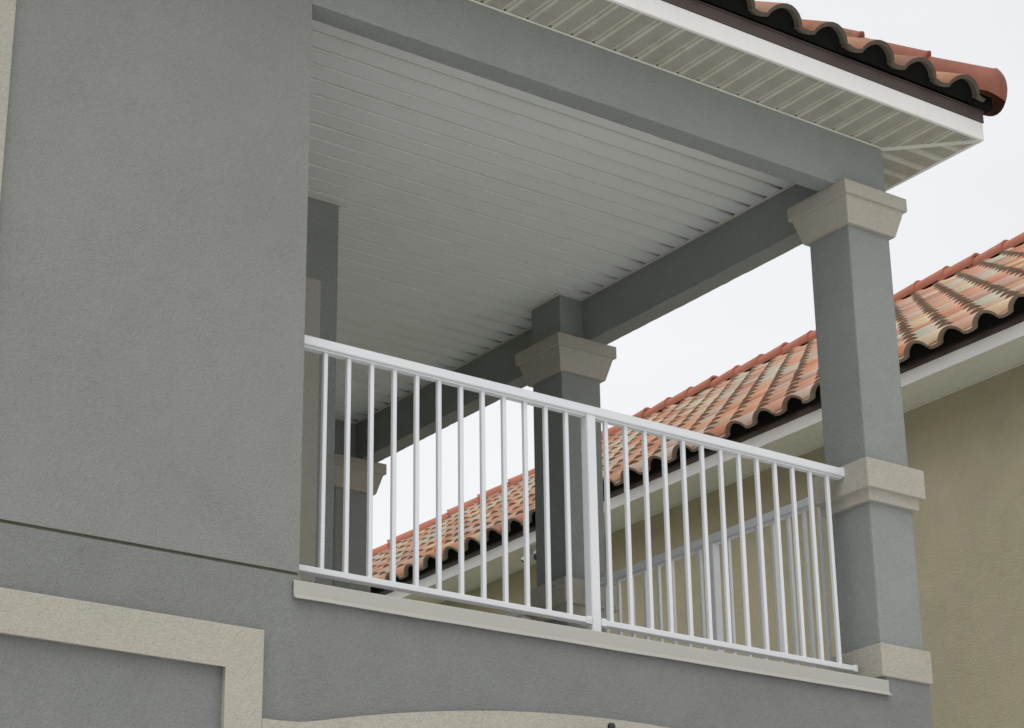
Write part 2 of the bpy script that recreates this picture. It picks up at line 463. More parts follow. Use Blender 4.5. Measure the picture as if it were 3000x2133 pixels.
# ---- metal flashing on the balcony edge (slightly out of level, bottom lip turned out)
def flash_piece(x0, x1, dy):
    bm = bmesh.new()
    n = max(2, int((x1 - x0) / 0.09))
    rows = []
    for i in range(n + 1):
        x = x0 + (x1 - x0) * i / n
        t = (x + 0.046) / 4.42
        zt = -0.030 + 0.036 * t
        zb = zt - 0.092
        wob = 0.004 * noise.noise(Vector((x * 2.1, dy * 40, 0))) + 0.002 * noise.noise(Vector((x * 7, 3, 0)))
        prof = [(0.16, zt + 0.002), (-0.020 - dy, zt + 0.001), (-0.024 - dy, zt - 0.005), (-0.024 - dy + wob * .5, zb + 0.016),
                (-0.046 - dy + wob, zb - 0.010 + wob), (-0.045 - dy + wob, zb - 0.013 + wob), (-0.022 - dy, zb - 0.001), (-0.020 - dy, zt - 0.008), (0.16, zt - 0.008)]
        rows.append([bm.verts.new(Vector((x, y, z)) * S) for y, z in prof])
    k = len(rows[0])
    for i in range(n):
        for j in range(k):
            bm.faces.new((rows[i][j], rows[i][(j + 1) % k], rows[i + 1][(j + 1) % k], rows[i + 1][j]))
    bm.faces.new(rows[0][::-1]); bm.faces.new(rows[-1])
    return obj('flashing', to_mesh('flashing', bm, 'flash'), house)
flash_piece(-0.046, 0.215, 0.0035)
flash_piece(0.205, 4.385, 0.0)

# ---- ceiling boards
ceil = bpy.data.objects.new('ceiling', None); ceil.location = Vector((2.3, 3.5, ZC)) * S; link(ceil, house)
PB = 0.1804
bm = bmesh.new()
def board_profile(bm, L):
    g_, d = 0.011, 0.010
    prof = [(g_, 0.02), (g_, d), (g_ + 0.006, 0.0), (PB - 0.011, 0.0), (PB - 0.006, d), (PB - 0.006, 0.02)]
    a = [bm.verts.new(Vector((-L, y, z)) * S) for y, z in prof]
    b = [bm.verts.new(Vector((0, y, z)) * S) for y, z in prof]
    for i in range(len(prof)):
        j = (i + 1) % len(prof)
        bm.faces.new((a[i], a[j], b[j], b[i]))
    bm.faces.new(a); bm.faces.new(b[::-1])
board_profile(bm, 4.70)
me_board = to_mesh('board', bm, 'board')
y = 1.928 - PB * 10
k = 0
while y < YE + 0.1:
    o = obj('board', me_board, ceil, (XI + 0.004, y, ZC + 0.0006 * math.sin(k * 2.3)))
    y += PB; k += 1
box('backing', ceil, -0.1, XI - 0.005, 0.06, YE + 0.2, ZC + 0.0125, ZC + 0.018, 'groove')
def jtrim(x0, x1, y0, y1, z=ZC - 0.009):
    box('edge_trim', ceil, x0, x1, y0, y1, z, z + 0.007, 'jtrim', 0.002, 1)
jtrim(XI - 0.032, XI - 0.001, BT, Y2 - 0.03)
jtrim(XI - 0.032, XI - 0.001, Y2 + W + 0.03, YE)
jtrim(XR - W - 0.032, XR - W - 0.002, Y2 - 0.03, Y2 + W + 0.03)
jtrim(XR - W - 0.002, XI - 0.001, Y2 - 0.03, Y2 - 0.002)
jtrim(XR - W - 0.002, XI - 0.001, Y2 + W + 0.002, Y2 + W + 0.03)
jtrim(0, XW + 0.06, YW - 0.034, YW - 0.003, ZC - 0.014)
jtrim(XW + 0.002, XW + 0.034, YW - 0.003, YE - 0.03)
jtrim(XW, XI - 0.033, YE - 0.03, YE - 0.002)

# ---- columns
def ring_stack(levels, bev=0.008):
    """square rings (z, offset, from column centre)"""
    bm = bmesh.new()
    rows = []
    for z, o in levels:
        h = W / 2 + o
        rows.append([bm.verts.new(Vector((x, y, z)) * S) for x, y in ((-h, -h), (h, -h), (h, h), (-h, h))])
    for a, b in zip(rows, rows[1:]):
        for i in range(4):
            bm.faces.new((a[i], a[(i + 1) % 4], b[(i + 1) % 4], b[i]))
    bm.faces.new(rows[0][::-1]); bm.faces.new(rows[-1])
    bmesh.ops.bevel(bm, geom=list(bm.edges), offset=bev * S, segments=2, affect='EDGES', profile=0.55, clamp_overlap=True)
    return bm
me_shaft = to_mesh('shaft', ring_stack([(-0.03, 0), (ZB - 0.02, 0)], 0.014), 'grey_col')
me_cap = to_mesh('capital', ring_stack([(3.2611, 0.010), (3.2611, 0.031), (3.440, 0.078), (3.452, 0.078), (3.452, 0.101), (ZB + 0.003, 0.101)], 0.006), 'cream')
me_band = to_mesh('band', ring_stack([(1.2235, 0.032), (1.300, 0.036), (1.302, 0.069), (1.5075, 0.069)], 0.006), 'cream')
me_base = to_mesh('plinth', ring_stack([(0.030, 0.029), (0.2511, 0.029)], 0.008), 'cream')
for yc in (0.0, Y2, Y3):
    cc = bpy.data.objects.new('column', None)
    cc.location = Vector((XR - W / 2, yc + W / 2 + (0.0005 if yc == 0 else 0), -0.03)) * S
    link(cc, house)
    org = (XR - W / 2, yc + W / 2, 0)
    obj('shaft', me_shaft, cc, org); obj('capital', me_cap, cc, org)
    obj('band', me_band, cc, org); obj('plinth', me_base, cc, org)

# ------------------------------------------------------------------ own soffit, fascia
sof = bpy.data.objects.new('soffit', None); sof.location = Vector((2, -OV / 2, ZF)) * S; link(sof, house)
PS = 0.179
def slat_mesh(L0, L1=None):
    """one vented slat, local x across (0..PS), y from 0 outwards to -L (mitred when L1 differs)"""
    L1 = L0 if L1 is None else L1
    prof = [(0.0, 0.016), (0.004, 0.016), (0.010, 0.0), (0.024, 0.0), (0.026, 0.003), (0.030, 0.0), (PS - 0.018, 0.0), (PS - 0.010, 0.016), (PS, 0.016), (PS, 0.021), (0.0, 0.021)]
    bm = bmesh.new()
    a = [bm.verts.new(Vector((x, 0, z)) * S) for x, z in prof]
    b = [bm.verts.new(Vector((x, -(L0 + (L1 - L0) * x / PS), z)) * S) for x, z in prof]
    for i in range(len(prof)):
        j = (i + 1) % len(prof)
        bm.faces.new((a[i], a[j], b[j], b[i]))
    bm.faces.new(a); bm.faces.new(b[::-1])
    return to_mesh('slat', bm, 'perf')
LS = OV - 0.03
me_slat = slat_mesh(LS)
ZSO = ZF - 0.012
x = 1.41 - PS * 34
while x + PS < XR + 0.02:
    obj('slat', me_slat, sof, (x, -0.012, ZSO)); x += PS
# cut slats out to the mitre, front side
x_end = x
def cut_slat(x0):
    """slat beyond the column: begins on the mitre line"""
    bm = bmesh.new(); bm.from_mesh(me_slat)
    bmesh.ops.translate(bm, verts=bm.verts, vec=Vector((x0, -0.012, ZSO)) * S)
    bmesh.ops.bisect_plane(bm, geom=bm.verts[:] + bm.edges[:] + bm.faces[:], plane_co=Vector((XR, 0, 0)) * S,
                           plane_no=Vector((1, 1, 0)), clear_outer=True)
    if len(bm.faces) < 3: bm.free(); return
    bmesh.ops.translate(bm, verts=bm.verts, vec=-Vector((x0, -0.012, ZSO)) * S)
    obj('slat', to_mesh('slat', bm, 'perf'), sof, (x0, -0.012, ZSO))
while x < XR + OV - 0.04:
    cut_slat(x); x += PS
# right-hand side slats run the other way
rot = Matrix.Rotation(math.radians(90), 4, 'Z')
def side_slat(y0, cut):
    bm = bmesh.new(); bm.from_mesh(me_slat)
    bmesh.ops.transform(bm, matrix=rot, verts=bm.verts)          # x->y, -y->x
    loc = Vector((XR + 0.012, y0, ZSO)) * S
    me = None
    if cut:
        bmesh.ops.translate(bm, verts=bm.verts, vec=loc)
        bmesh.ops.bisect_plane(bm, geom=bm.verts[:] + bm.edges[:] + bm.faces[:], plane_co=Vector((XR, 0, 0)) * S,
                               plane_no=Vector((-1, -1, 0)), clear_outer=True)
        if len(bm.faces) < 3: bm.free(); return
        bmesh.ops.translate(bm, verts=bm.verts, vec=-loc)
    bmesh.ops.transform(bm, matrix=rot.inverted(), verts=bm.verts)
    o = bpy.data.objects.new('slat', to_mesh('slat', bm, 'perf'))
    o.location = loc; o.rotation_euler = (0, 0, math.radians(90)); link(o, sof)
y = 0.06 + PS * 0
side_me = None
yy = y - PS * 4
while yy < 7.4:
    if yy < 0.05: side_slat(yy, True)
    else:
        o = bpy.data.objects.new('slat', me_slat); o.location = Vector((XR + 0.012, yy, ZSO)) * S
        o.rotation_euler = (0, 0, math.radians(90)); link(o, sof)
    yy += PS
# trims
box('edge_trim', sof, XL, XR + 0.012, -0.020, -0.002, ZSO - 0.012, ZSO - 0.002, 'jtrim', 0.003, 1)
box('edge_trim', sof, XR + 0.002, XR + 0.016, -0.002, 7.4, ZSO - 0.010, ZSO - 0.002, 'jtrim', 0.003, 1)
bm = bmesh.new()
bm_box(bm, -0.06, 0.70, -0.02, 0.02, -0.012, -0.001)
bm_box(bm, -0.06, 0.70, -0.006, 0.006, -0.017, -0.0125)
o = bpy.data.objects.new('mitre_trim', to_mesh('mitre_trim', bm, 'jtrim'))
o.location = Vector((XR, 0, ZSO)) * S; o.rotation_euler = (0, 0, math.radians(-45)); link(o, sof)
# fascia boards
box('fascia', house, XL, XR + OV, -OV, -OV + 0.028, ZF - 0.018, ZFT, 'white_fascia', 0.004, 1)
box('fascia', house, XR + OV - 0.028, XR + OV, -OV + 0.028, 7.6, ZF - 0.018, ZFT, 'white_fascia', 0.004, 1)
for nm, z0, z1, off, mt in (('drip_edge', ZFT + 0.001, ZFT + 0.085, 0.006, 'brown'), ('drip_edge', ZFT + 0.086, ZFT + 0.094, 0.016, 'brown'), ('eave_closure', ZFT + 0.095, ZFT + 0.165, -0.012, 'black')):
    box(nm, house, XL, XR + OV + off, -OV - off, -OV + 0.03, z0, z1, mt)
    box(nm, house, XR + OV - 0.03, XR + OV + off, -OV + 0.0302, 7.6, z0, z1, mt)
box('soffit_backing', house, XL, XR + OV - 0.03, -OV + 0.03, -0.003, ZSO + 0.022, ZSO + 0.03, 'black')
box('soffit_backing', house, XR + 0.003, XR + OV - 0.03, -0.003, 7.4, ZSO + 0.022, ZSO + 0.03, 'black')

# ------------------------------------------------------------------ clay tiles
def tile_bm(seg=14, length=EX + 0.10, eave=False):
    """S tile: pan on the left, barrel on the right, the barrel wider at its lower end;
    local x across, y up the slope, z out of it"""
    bm = bmesh.new()
    PW = 0.27
    def prof(t, k):                   # t 0..1 across one pitch, k barrel scale
        if t < PW:
            return 0.012 - 0.012 * math.sin(math.pi * t / PW)
        u = (t - PW) / (1 - PW)
        return 0.012 + k * 0.104 * (math.sin(math.pi * u) ** 0.62)
    th = 0.030
    ts = [-0.03] + [PW * i / 3 for i in range(3)] + [PW + (1 - PW) * (0.5 - 0.5 * math.cos(math.pi * i / (seg - 3))) for i in range(seg - 2)]
    def ring_at(k):
        top = [(t * TP, prof(max(0, min(1, t)), k)) for t in ts]
        bot = []
        for i, (x, z) in enumerate(top):
            a = top[max(0, i - 1)]; b = top[min(len(top) - 1, i + 1)]
            dx, dz = b[0] - a[0], b[1] - a[1]; l = math.hypot(dx, dz)
            bot.append((x + dz / l * th * 0.85, z - dx / l * th))
        return top, bot
    t0, b0 = ring_at(1.0); t1, b1 = ring_at(0.82)
    r0, r1 = t0 + b0[::-1], t1 + b1[::-1]
    f = [bm.verts.new(Vector((x, 0, z + 0.019)) * S) for x, z in r0]
    k = [bm.verts.new(Vector((x, length, z)) * S) for x, z in r1]
    n = len(r0); m_ = len(t0)
    for i in range(n):
        j = (i + 1) % n
        fc = bm.faces.new((f[i], f[j], k[j], k[i])); fc.smooth = True
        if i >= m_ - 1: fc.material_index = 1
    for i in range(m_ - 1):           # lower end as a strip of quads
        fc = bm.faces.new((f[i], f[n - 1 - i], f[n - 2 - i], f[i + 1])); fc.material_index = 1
    if eave:                          # dark bird stop filling the hollow
        e0 = [(b0[0][0] - 0.03, b0[0][1])] + b0 + [(b0[-1][0] + 0.05, b0[-1][1])]
        q = [bm.verts.new(Vector((x, 0.05 + 0.002 * i / len(e0), z + 0.014)) * S) for i, (x, z) in enumerate(e0)]
        w = [bm.verts.new(Vector((x, 0.05 + 0.002 * i / len(e0), -0.040)) * S) for i, (x, z) in enumerate(e0)]
        for i in range(len(e0) - 1):
            fc = bm.faces.new((q[i], q[i + 1], w[i + 1], w[i])); fc.material_index = 2
    return bm
def finish_tile(bm, name='tile', mats=('tile', 'edge', 'black')):
    me = bpy.data.meshes.new(name); bmesh.ops.recalc_face_normals(bm, faces=bm.faces)
    bm.to_mesh(me); bm.free()
    for k in mats: me.materials.append(M[k])
    return me
tb = tile_bm()
me_tile = finish_tile(tb)
me_tile_e = finish_tile(tile_bm(eave=True))
SL = math.sqrt(1 + P * P)
def slope_matrix(origin, along, up_h):
    """local x -> along the eave, y -> up the slope, z -> out"""
    a = Vector(along).normalized()
    uph = Vector(up_h).normalized()
    yv = (uph + Vector((0, 0, P))).normalized()
    zv = a.cross(yv)
    if zv.z < 0: a = -a; zv = a.cross(yv)
    mt = Matrix((a, yv, zv)).transposed().to_4x4()
    mt.translation = Vector(origin) * S
    return mt, a
def lay_slope(parent, eave_o, along, up_h, cells, clips, n_obj, rng, stuff_mat='tile_mass', edge='edge', top='tile'):
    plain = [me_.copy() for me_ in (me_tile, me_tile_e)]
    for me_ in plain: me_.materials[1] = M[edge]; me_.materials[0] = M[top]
    """cells: list of (i, j) tile positions ordered by importance; clips: planes (co, no)"""
    mt, a = slope_matrix(eave_o, along, up_h)
    bmS = bmesh.new(); have = False; cnt = 0
    for i, j in cells:
        base = mt @ Matrix.Translation(Vector((i * TP, j * EX, 0)) * S)
        jit = Matrix.Translation(Vector((rng.uniform(-.004, .004), rng.uniform(-.010, .010), rng.uniform(0, .005))) * S) @ \
              Matrix.Rotation(rng.uniform(-.010, .010), 4, 'Z') @ Matrix.Rotation(rng.uniform(-.008, .008), 4, 'Y')
        mw = base @ jit
        corners = [mw @ (Vector(c) * S) for c in ((0, 0, 0), (TP, 0, 0), (0, EX + .1, 0), (TP, EX + .1, 0))]
        state = 1
        for co, no in clips:
            ds = [(c - Vector(co) * S).dot(Vector(no)) for c in corners]
            if min(ds) > 0: state = 0; break
            if max(ds) > 0: state = 2
        if state == 0: continue
        bmc = None
        if state == 2:
            bmc = tile_bm(eave=(j == 0)); bmesh.ops.transform(bmc, matrix=mw, verts=bmc.verts)
            for co, no in clips:
                bmesh.ops.bisect_plane(bmc, geom=bmc.verts[:] + bmc.edges[:] + bmc.faces[:], plane_co=Vector(co) * S,
                                       plane_no=Vector(no), clear_outer=True)
            if len(bmc.faces) < 2: bmc.free(); continue
        if cnt < n_obj:
            if bmc is None:
                o = bpy.data.objects.new('tile', plain[1] if j == 0 else plain[0])
                loc, r_, s_ = mw.decompose(); o.location = loc; o.rotation_euler = r_.to_euler()
            else:
                inv = mw.inverted(); bmesh.ops.transform(bmc, matrix=inv, verts=bmc.verts)
                o = bpy.data.objects.new('tile', finish_tile(bmc, 'tile', (top, edge, 'black')))
                loc, r_, s_ = mw.decompose(); o.location = loc; o.rotation_euler = r_.to_euler()
            link(o, parent); cnt += 1
        else:
            if bmc is None:
                bmc = tile_bm(9, eave=(j == 0)); bmesh.ops.transform(bmc, matrix=mw, verts=bmc.verts)
            tmp = bpy.data.meshes.new('tmp'); bmc.to_mesh(tmp); bmc.free()
            bmS.from_mesh(tmp); bpy.data.meshes.remove(tmp); have = True
    if have:
        me = finish_tile(bmS, 'tile_field', (stuff_mat, edge, 'black'))
        o = obj('tile_field', me, parent); o['kind'] = 'stuff'
    else: bmS.free()

def cap_mesh(r0=0.192, r1=0.176, L=EX + 0.13, th=0.03, seg=14, nose=False):
    """half-round cap, local y up the line (0 = exposed, wide end), z out"""
    bm = bmesh.new()
    def arc(r, y, dz=0.0, flat=0.95):
        out = []
        for i in range(seg + 1):
            an = -0.38 + (math.pi + 0.76) * (i / seg); out.append(bm.verts.new(Vector((r * math.cos(an), y, r * flat * math.sin(an) + dz)) * S))
        return out
    rows = [arc(r0 + 0.006, 0.0, .022), arc(r0, 0.03, .018), arc(r1, L, -0.015)]
    inn = [arc(r0 - th, 0.0, .022), arc(r1 - th, L, -0.015)]
    for a, b in zip(rows, rows[1:]):
        for i in range(seg):
            f = bm.faces.new((a[i], a[i + 1], b[i + 1], b[i])); f.smooth = True
    for i in range(seg):
        f = bm.faces.new((inn[0][i + 1], inn[0][i], inn[1][i], inn[1][i + 1])); f.smooth = True
        f = bm.faces.new((rows[0][i + 1], rows[0][i], inn[0][i], inn[0][i + 1]))
    if nose:
        # rounded closed end of the hip starter, with a lip turned down
        prev = rows[0]
        for s in range(1, 7):
            an = s / 6 * math.pi / 2
            ring = []
            for i in range(seg + 1):
                t = -0.38 + (math.pi + 0.76) * i / seg
                rr = r0 * math.cos(an)
                ring.append(bm.verts.new(Vector(((rr + 0.004) * math.cos(t), -0.13 * math.sin(an), rr * .95 * math.sin(t) + 0.022 - 0.02 * math.sin(an))) * S))
            for i in range(seg):
                try:
                    f = bm.faces.new((prev[i + 1], prev[i], ring[i], ring[i + 1])); f.smooth = True
                except ValueError: pass
            prev = ring
        bmesh.ops.remove_doubles(bm, verts=bm.verts, dist=0.0015)
    return finish_tile(bm, 'cap', ('cap', 'edge'))
me_capt = cap_mesh()
me_capn = cap_mesh(r0=0.150, r1=0.138)
def lay_caps(parent, name, start, direction, count, rng, lift=0.0, ex=0.56, first=None, std=None):
    d = Vector(direction).normalized()
    xv = d.cross(Vector((0, 0, 1))).normalized()
    zv = xv.cross(d)
    mt = Matrix((xv, d, zv)).transposed().to_4x4()
    for i in range(count):
        mm = mt.copy()
        mm.translation = (Vector(start) + d * (i * ex + rng.uniform(-.012, .012)) + zv * (lift + rng.uniform(-.008, .012))) * S
        mm = mm @ Matrix.Rotation(rng.uniform(-.02, .02), 4, 'Z') @ Matrix.Rotation(rng.uniform(-.012, .012), 4, 'X')
        o = bpy.data.objects.new(name, first if (first and i == 0) else (std or me_capt))
        loc, r_, s_ = mm.decompose(); o.location = loc; o.rotation_euler = r_.to_euler()
        link(o, parent)

rng = random.Random(3)
# own roof: front slope, right slope, hip between them
roof = bpy.data.objects.new('roof', None); roof.location = Vector((2, 1, 4.2)) * S; link(roof, house)
EZ = 4.222                       # tile bed at the eave edge
ey = -OV - 0.085
ex_ = XR + OV + 0.085
hipc = (ex_, ey, EZ)
# eave crest phase: a barrel crest near x = 4.994 (crest sits at 0.68 of the pitch)
i0 = 4.994 - 0.635 * TP
cells = [(-k, j) for j in range(0, 2) for k in range(-2, 16)]
cells += [(-k, j) for j in range(2, 13) for k in range(-2, 27)]
cells += [(-k, j) for j in range(0, 2) for k in range(16, 27)]
RR = 5.6                         # eave to ridge on plan
ridge_n = int(RR * SL / EX)
cells = [c for c in cells if c[1] < ridge_n]
lay_slope(roof, (i0, ey, EZ), (1, 0, 0), (0, 1, 0), cells, [((ex_ - 0.17, ey, EZ), (1, 1, 0))], 60, rng, edge='edge_dark', top='tile_dark', stuff_mat='tile_dark_mass')
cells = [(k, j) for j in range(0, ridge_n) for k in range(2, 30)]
lay_slope(roof, (ex_, ey + 0.2, EZ), (0, 1, 0), (-1, 0, 0), cells, [((ex_, ey + 0.22, EZ), (-1, -1, 0))], 40, rng, edge='edge_dark', top='tile_dark', stuff_mat='tile_dark_mass')
box('corner_shade_fill', roof, XR + OV - 0.14, XR + OV + 0.062, -OV - 0.062, -OV + 0.35, ZFT + 0.0945, ZFT + 0.20, 'black', 0.02)  # black block added to close the corner gap and darken the starter's hollow
# under-roof sheet so nothing shows through
bm = bmesh.new()
a = [bm.verts.new(Vector(c) * S) for c in ((XL, ey + .1, EZ - .02), (ex_ - .1, ey + .1, EZ - .02), (ex_ - .1 - RR, ey + .1 + RR, EZ - .02 + P * RR), (XL, ey + .1 + RR, EZ - .02 + P * RR), (ex_ - .1, 12.5, EZ - .02), (ex_ - .1 - RR, 12.5, EZ - .02 + P * RR))]
bm.faces.new((a[0], a[1], a[2], a[3])); bm.faces.new((a[1], a[4], a[5], a[2]))
obj('roof_deck', to_mesh('roof_deck', bm, 'black'), roof)
me_start = cap_mesh(nose=True, r0=0.200, r1=0.172)
hd = Vector((-1, 1, P))
for me_ in (me_start, me_capt): me_.materials[0] = M['cap_old']; me_.materials[1] = M['edge_dark']
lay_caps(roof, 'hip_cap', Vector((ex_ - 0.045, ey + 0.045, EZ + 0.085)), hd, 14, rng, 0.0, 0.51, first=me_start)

# ------------------------------------------------------------------ railings
def rail_profile_bm(L, prof, cut=None):
    bm = bmesh.new()
    a = [bm.verts.new(Vector((0, y, z)) * S) for y, z in prof]
    b = [bm.verts.new(Vector((L, y, z)) * S) for y, z in prof]
    n = len(prof)
    for i in range(n):
        j = (i + 1) % n
        bm.faces.new((a[i], a[j], b[j], b[i]))
    bm.faces.new(a); bm.faces.new(b[::-1])
    return bm
def rounded(hw, h, r=0.012, z0=0.0):
    return [(-hw, z0 + r * .4), (-hw + r * .4, z0), (hw - r * .4, z0), (hw, z0 + r * .4), (hw, z0 + h - r), (hw - r * .35, z0 + h - r * .35), (hw - r, z0 + h), (-hw + r, z0 + h), (-hw + r * .35, z0 + h - r * .35), (-hw, z0 + h - r)]
ZT = 1.425                         # underside of the top rail
bs = 0.0135                        # half a baluster
bm = bmesh.new(); bm_box(bm, -bs, bs, -bs, bs, 0.125, ZT - 0.012)
bmesh.ops.bevel(bm, geom=[e for e in bm.edges if abs(e.verts[0].co.z - e.verts[1].co.z) > .1], offset=.0022, segments=1, affect='EDGES')
me_bal = to_mesh('baluster', bm, 'white_rail')
bm = bmesh.new(); ps = 0.034; bm_box(bm, -ps, ps, -ps, ps, -0.03, ZT - 0.001)
bmesh.ops.bevel(bm, geom=[e for e in bm.edges if abs(e.verts[0].co.z - e.verts[1].co.z) > .1], offset=.003, segments=2, affect='EDGES')
me_post = to_mesh('post', bm, 'white_rail')
def railing(start, ang, L, bals, posts, label, tilt=0.0):
    t = thing('balcony_railing', start, label, 'railing', 'white balcony railings')
    t.rotation_euler = (0, -tilt, ang)
    def add(nm, me, loc, par=t, rz=0.0):
        o = bpy.data.objects.new(nm, me); o.location = Vector(loc) * S; o.rotation_euler = (0, 0, rz)
        col.objects.link(o); o.parent = par; return o
    top = add('top_rail', to_mesh('top_rail', rail_profile_bm(L, rounded(0.042, 0.060)), 'white_rail'), (0, 0, ZT))
    add('rail_insert', to_mesh('rail_insert', rail_profile_bm(L - 0.02, rounded(0.024, 0.0118, 0.003)), 'white_rail'), (0.01, 0, -0.0118), top)
    bot = add('bottom_rail', to_mesh('bottom_rail', rail_profile_bm(L - 0.03, rounded(0.030, 0.036, 0.006)), 'white_rail'), (0.015, 0, 0.090))
    for b in bals: add('baluster', me_bal, (b, 0, 0))
    for p_ in posts:
        po = add('post', me_post, (p_, 0, 0))
        bmx = bmesh.new(); bm_box(bmx, -0.075, -ps - .001, -0.034, 0.034, 0.085, 0.131); bm_box(bmx, ps + .001, 0.075, -0.034, 0.034, 0.085, 0.131)
        add('bracket', to_mesh('bracket', bmx, 'white_rail'), (0, 0, 0), po)
        bmx = bmesh.new()
        bmesh.ops.create_cone(bmx, cap_ends=True, segments=10, radius1=.006, radius2=.005, depth=.006, matrix=Matrix.Translation(Vector((-0.052, -0.037, 0.108)) * S) @ Matrix.Rotation(math.pi / 2, 4, 'X'))
        add('screw', to_mesh('screw', bmx, 'white_fascia'), (0, 0, 0), po)
    for e0, e1 in ((0.0, 0.03), (L - 0.03, L)):
        bmx = bmesh.new(); bm_box(bmx, e0 + .001, e1 - .001, -0.0445, 0.0445, ZT - 0.003, ZT + 0.0625); bevel(bmx, .004, 1)
        add('bracket', to_mesh('bracket', bmx, 'white_rail'), (0, 0, 0), t)
        bmx = bmesh.new(); bm_box(bmx, e0 + .001, e1 - .001, -0.035, 0.035, 0.084, 0.131); bevel(bmx, .004, 1)
        add('bracket', to_mesh('bracket', bmx, 'white_rail'), (0, 0, 0), t)
    return t
RY = 0.185                          # rails run on the column centres
b1 = [0.241 + 0.1568 * k for k in range(12)]
b2 = [2.275 + 0.1568 * k for k in range(13)]
fx = lambda b: b + 0.006
railing((0.0, RY, 0.0), 0.0, XR - W - 0.069, [fx(b) for b in b1 + b2], [2.147], 'long white metal railing across the front of the balcony')
ys0, ys1 = W + 0.069, Y2 - 0.069
n_ = ys1 - ys0
bl = [0.983 - 0.161 * 2 - ys0 + 0.161 * k for k in range(0, 40)]
pm = 1.80 - ys0
bl = [b for b in bl if 0.06 < b < n_ - 0.06 and abs(b - pm) > 0.07]
railing((XR - W / 2 - 0.02, ys0, 0.0), math.radians(90), n_, bl, [pm], 'white metal railing between the corner column and the middle column')
ys0, ys1 = Y2 + W + 0.069, Y3 - 0.069
n_ = ys1 - ys0
bl = [0.12 + 0.161 * k for k in range(40)]
bl = [b for b in bl if 0.06 < b < n_ - 0.06 and abs(b - n_ / 2) > 0.07]
railing((XR - W / 2 - 0.02, ys0, 0.0), math.radians(90), n_, bl, [n_ / 2], 'white metal railing between the middle column and the rear column')

# ------------------------------------------------------------------ lantern over the garage arch (only its tips reach into view)
lan = thing('wall_lantern', (2.05, -0.05, -1.02), 'black iron wall lantern with two ball finials on the arch trim', 'lamp')
def lathe(profile, seg=14, c=(0, 0, 0)):
    bm = bmesh.new(); rows = []
    for r_, z in profile:
        rows.append([bm.verts.new((Vector(c) + Vector((r_ * math.cos(2 * math.pi * i / seg), r_ * math.sin(2 * math.pi * i / seg), z))) * S) for i in range(seg)])
    for a, b in zip(rows, rows[1:]):
        for i in range(seg):
            f = bm.faces.new((a[i], a[(i + 1) % seg], b[(i + 1) % seg], b[i])); f.smooth = True
    bm.faces.new(rows[0][::-1]); bm.faces.new(rows[-1])
    return bm
LZ = -0.609
obj('cap', to_mesh('cap', lathe([(0.13, LZ - 0.20), (0.12, LZ - 0.17), (0.05, LZ - 0.10), (0.015, LZ - 0.075), (0.015, LZ - 0.055), (0.021, LZ - 0.035), (0.024, LZ - 0.02), (0.018, LZ - 0.004), (0.004, LZ + 0.002)], 14, (1.925, -0.235, 0)), 'iron'), lan)
obj('glass_body', to_mesh('glass_body', lathe([(0.07, LZ - 0.55), (0.11, LZ - 0.201)], 6, (1.925, -0.235, 0)), 'lens'), lan)
obj('scroll', to_mesh('scroll', lathe([(0.012, LZ - 0.40), (0.012, LZ - 0.06), (0.02, LZ - 0.035), (0.016, LZ - 0.012), (0.004, LZ - 0.004)], 10, (2.105, -0.16, 0)), 'iron'), lan)
bm = bmesh.new(); bm_box(bm, 1.93, 2.15, -0.17, -0.15, LZ - 0.42, LZ - 0.395); bm_box(bm, 2.05, 2.16, -0.145, -0.0505, LZ - 0.62, LZ - 0.30)
obj('back_plate', to_mesh('back_plate', bm, 'iron'), lan)

# ------------------------------------------------------------------ neighbouring house
NX, NF, NYA, NYB = 9.0, 8.49, -3.6, 24.3        # wall, fascia plane, near and far eave corners
NL = 7.62
nh = thing('house', (15, 10, GZ), 'tan stucco house next door with weathered terracotta barrel tile roof', 'house')
NZ0, NZ1 = 4.083, 4.205
box('wall', nh, NX, NX + 0.2, NYA + 0.6, NYB - 0.6, GZ, NZ0 + 0.02, 'tan')
box('wall', nh, NX + 0.2, 8.4 + 2 * NL - 0.6, NYA + 0.6, NYA + 0.8, GZ, NZ0 + 0.02, 'tan')
box('fascia', nh, NF, NF + 0.028, NYA, NYB, NZ0 - 0.010, NZ1, 'white_fascia', 0.003, 1)
box('fascia', nh, NF + 0.0285, 8.4 + 2 * NL, NYA, NYA + 0.028, NZ0 - 0.010, NZ1, 'white_fascia', 0.003, 1)
box('drip_edge', nh, NF - 0.006, NF + 0.03, NYA, NYB, NZ1 + 0.001, NZ1 + 0.085, 'brown')
box('drip_edge', nh, NF - 0.018, NF + 0.03, NYA, NYB, NZ1 + 0.086, NZ1 + 0.094, 'brown')
box('eave_closure', nh, NF + 0.008, NF + 0.04, NYA, NYB, NZ1 + 0.095, NZ1 + 0.165, 'black')
nsof = bpy.data.objects.new('soffit', None); nsof.location = Vector((8.75, 9, NZ0)) * S; link(nsof, nh)
bm = bmesh.new(); bm_box(bm, 0, NX - NF - 0.03, 0.0015, PS - 0.0015, 0, 0.01)
me_ns = to_mesh('slat', bm, 'nsoffit')
yy = NYA + 0.05
while yy < NYB - 0.2:
    obj('slat', me_ns, nsof, (NF + 0.0285, yy, NZ0 + 0.0008 * math.sin(yy * 3))); yy += PS
box('backing', nsof, NF + 0.03, NX, NYA + 0.03, NYB, NZ0 + 0.0125, NZ0 + 0.02, 'groove')
box('edge_trim', nsof, NX - 0.028, NX - 0.001, NYA + 0.6, NYB - 0.6, NZ0 - 0.014, NZ0 - 0.003, 'nsoffit', 0.002, 1)
nroof = bpy.data.objects.new('roof', None); nroof.location = Vector((12, 10, 4.4)) * S; link(nroof, nh)
NEX = 8.395
NEZ = 4.43 - 0.130 - 0.028
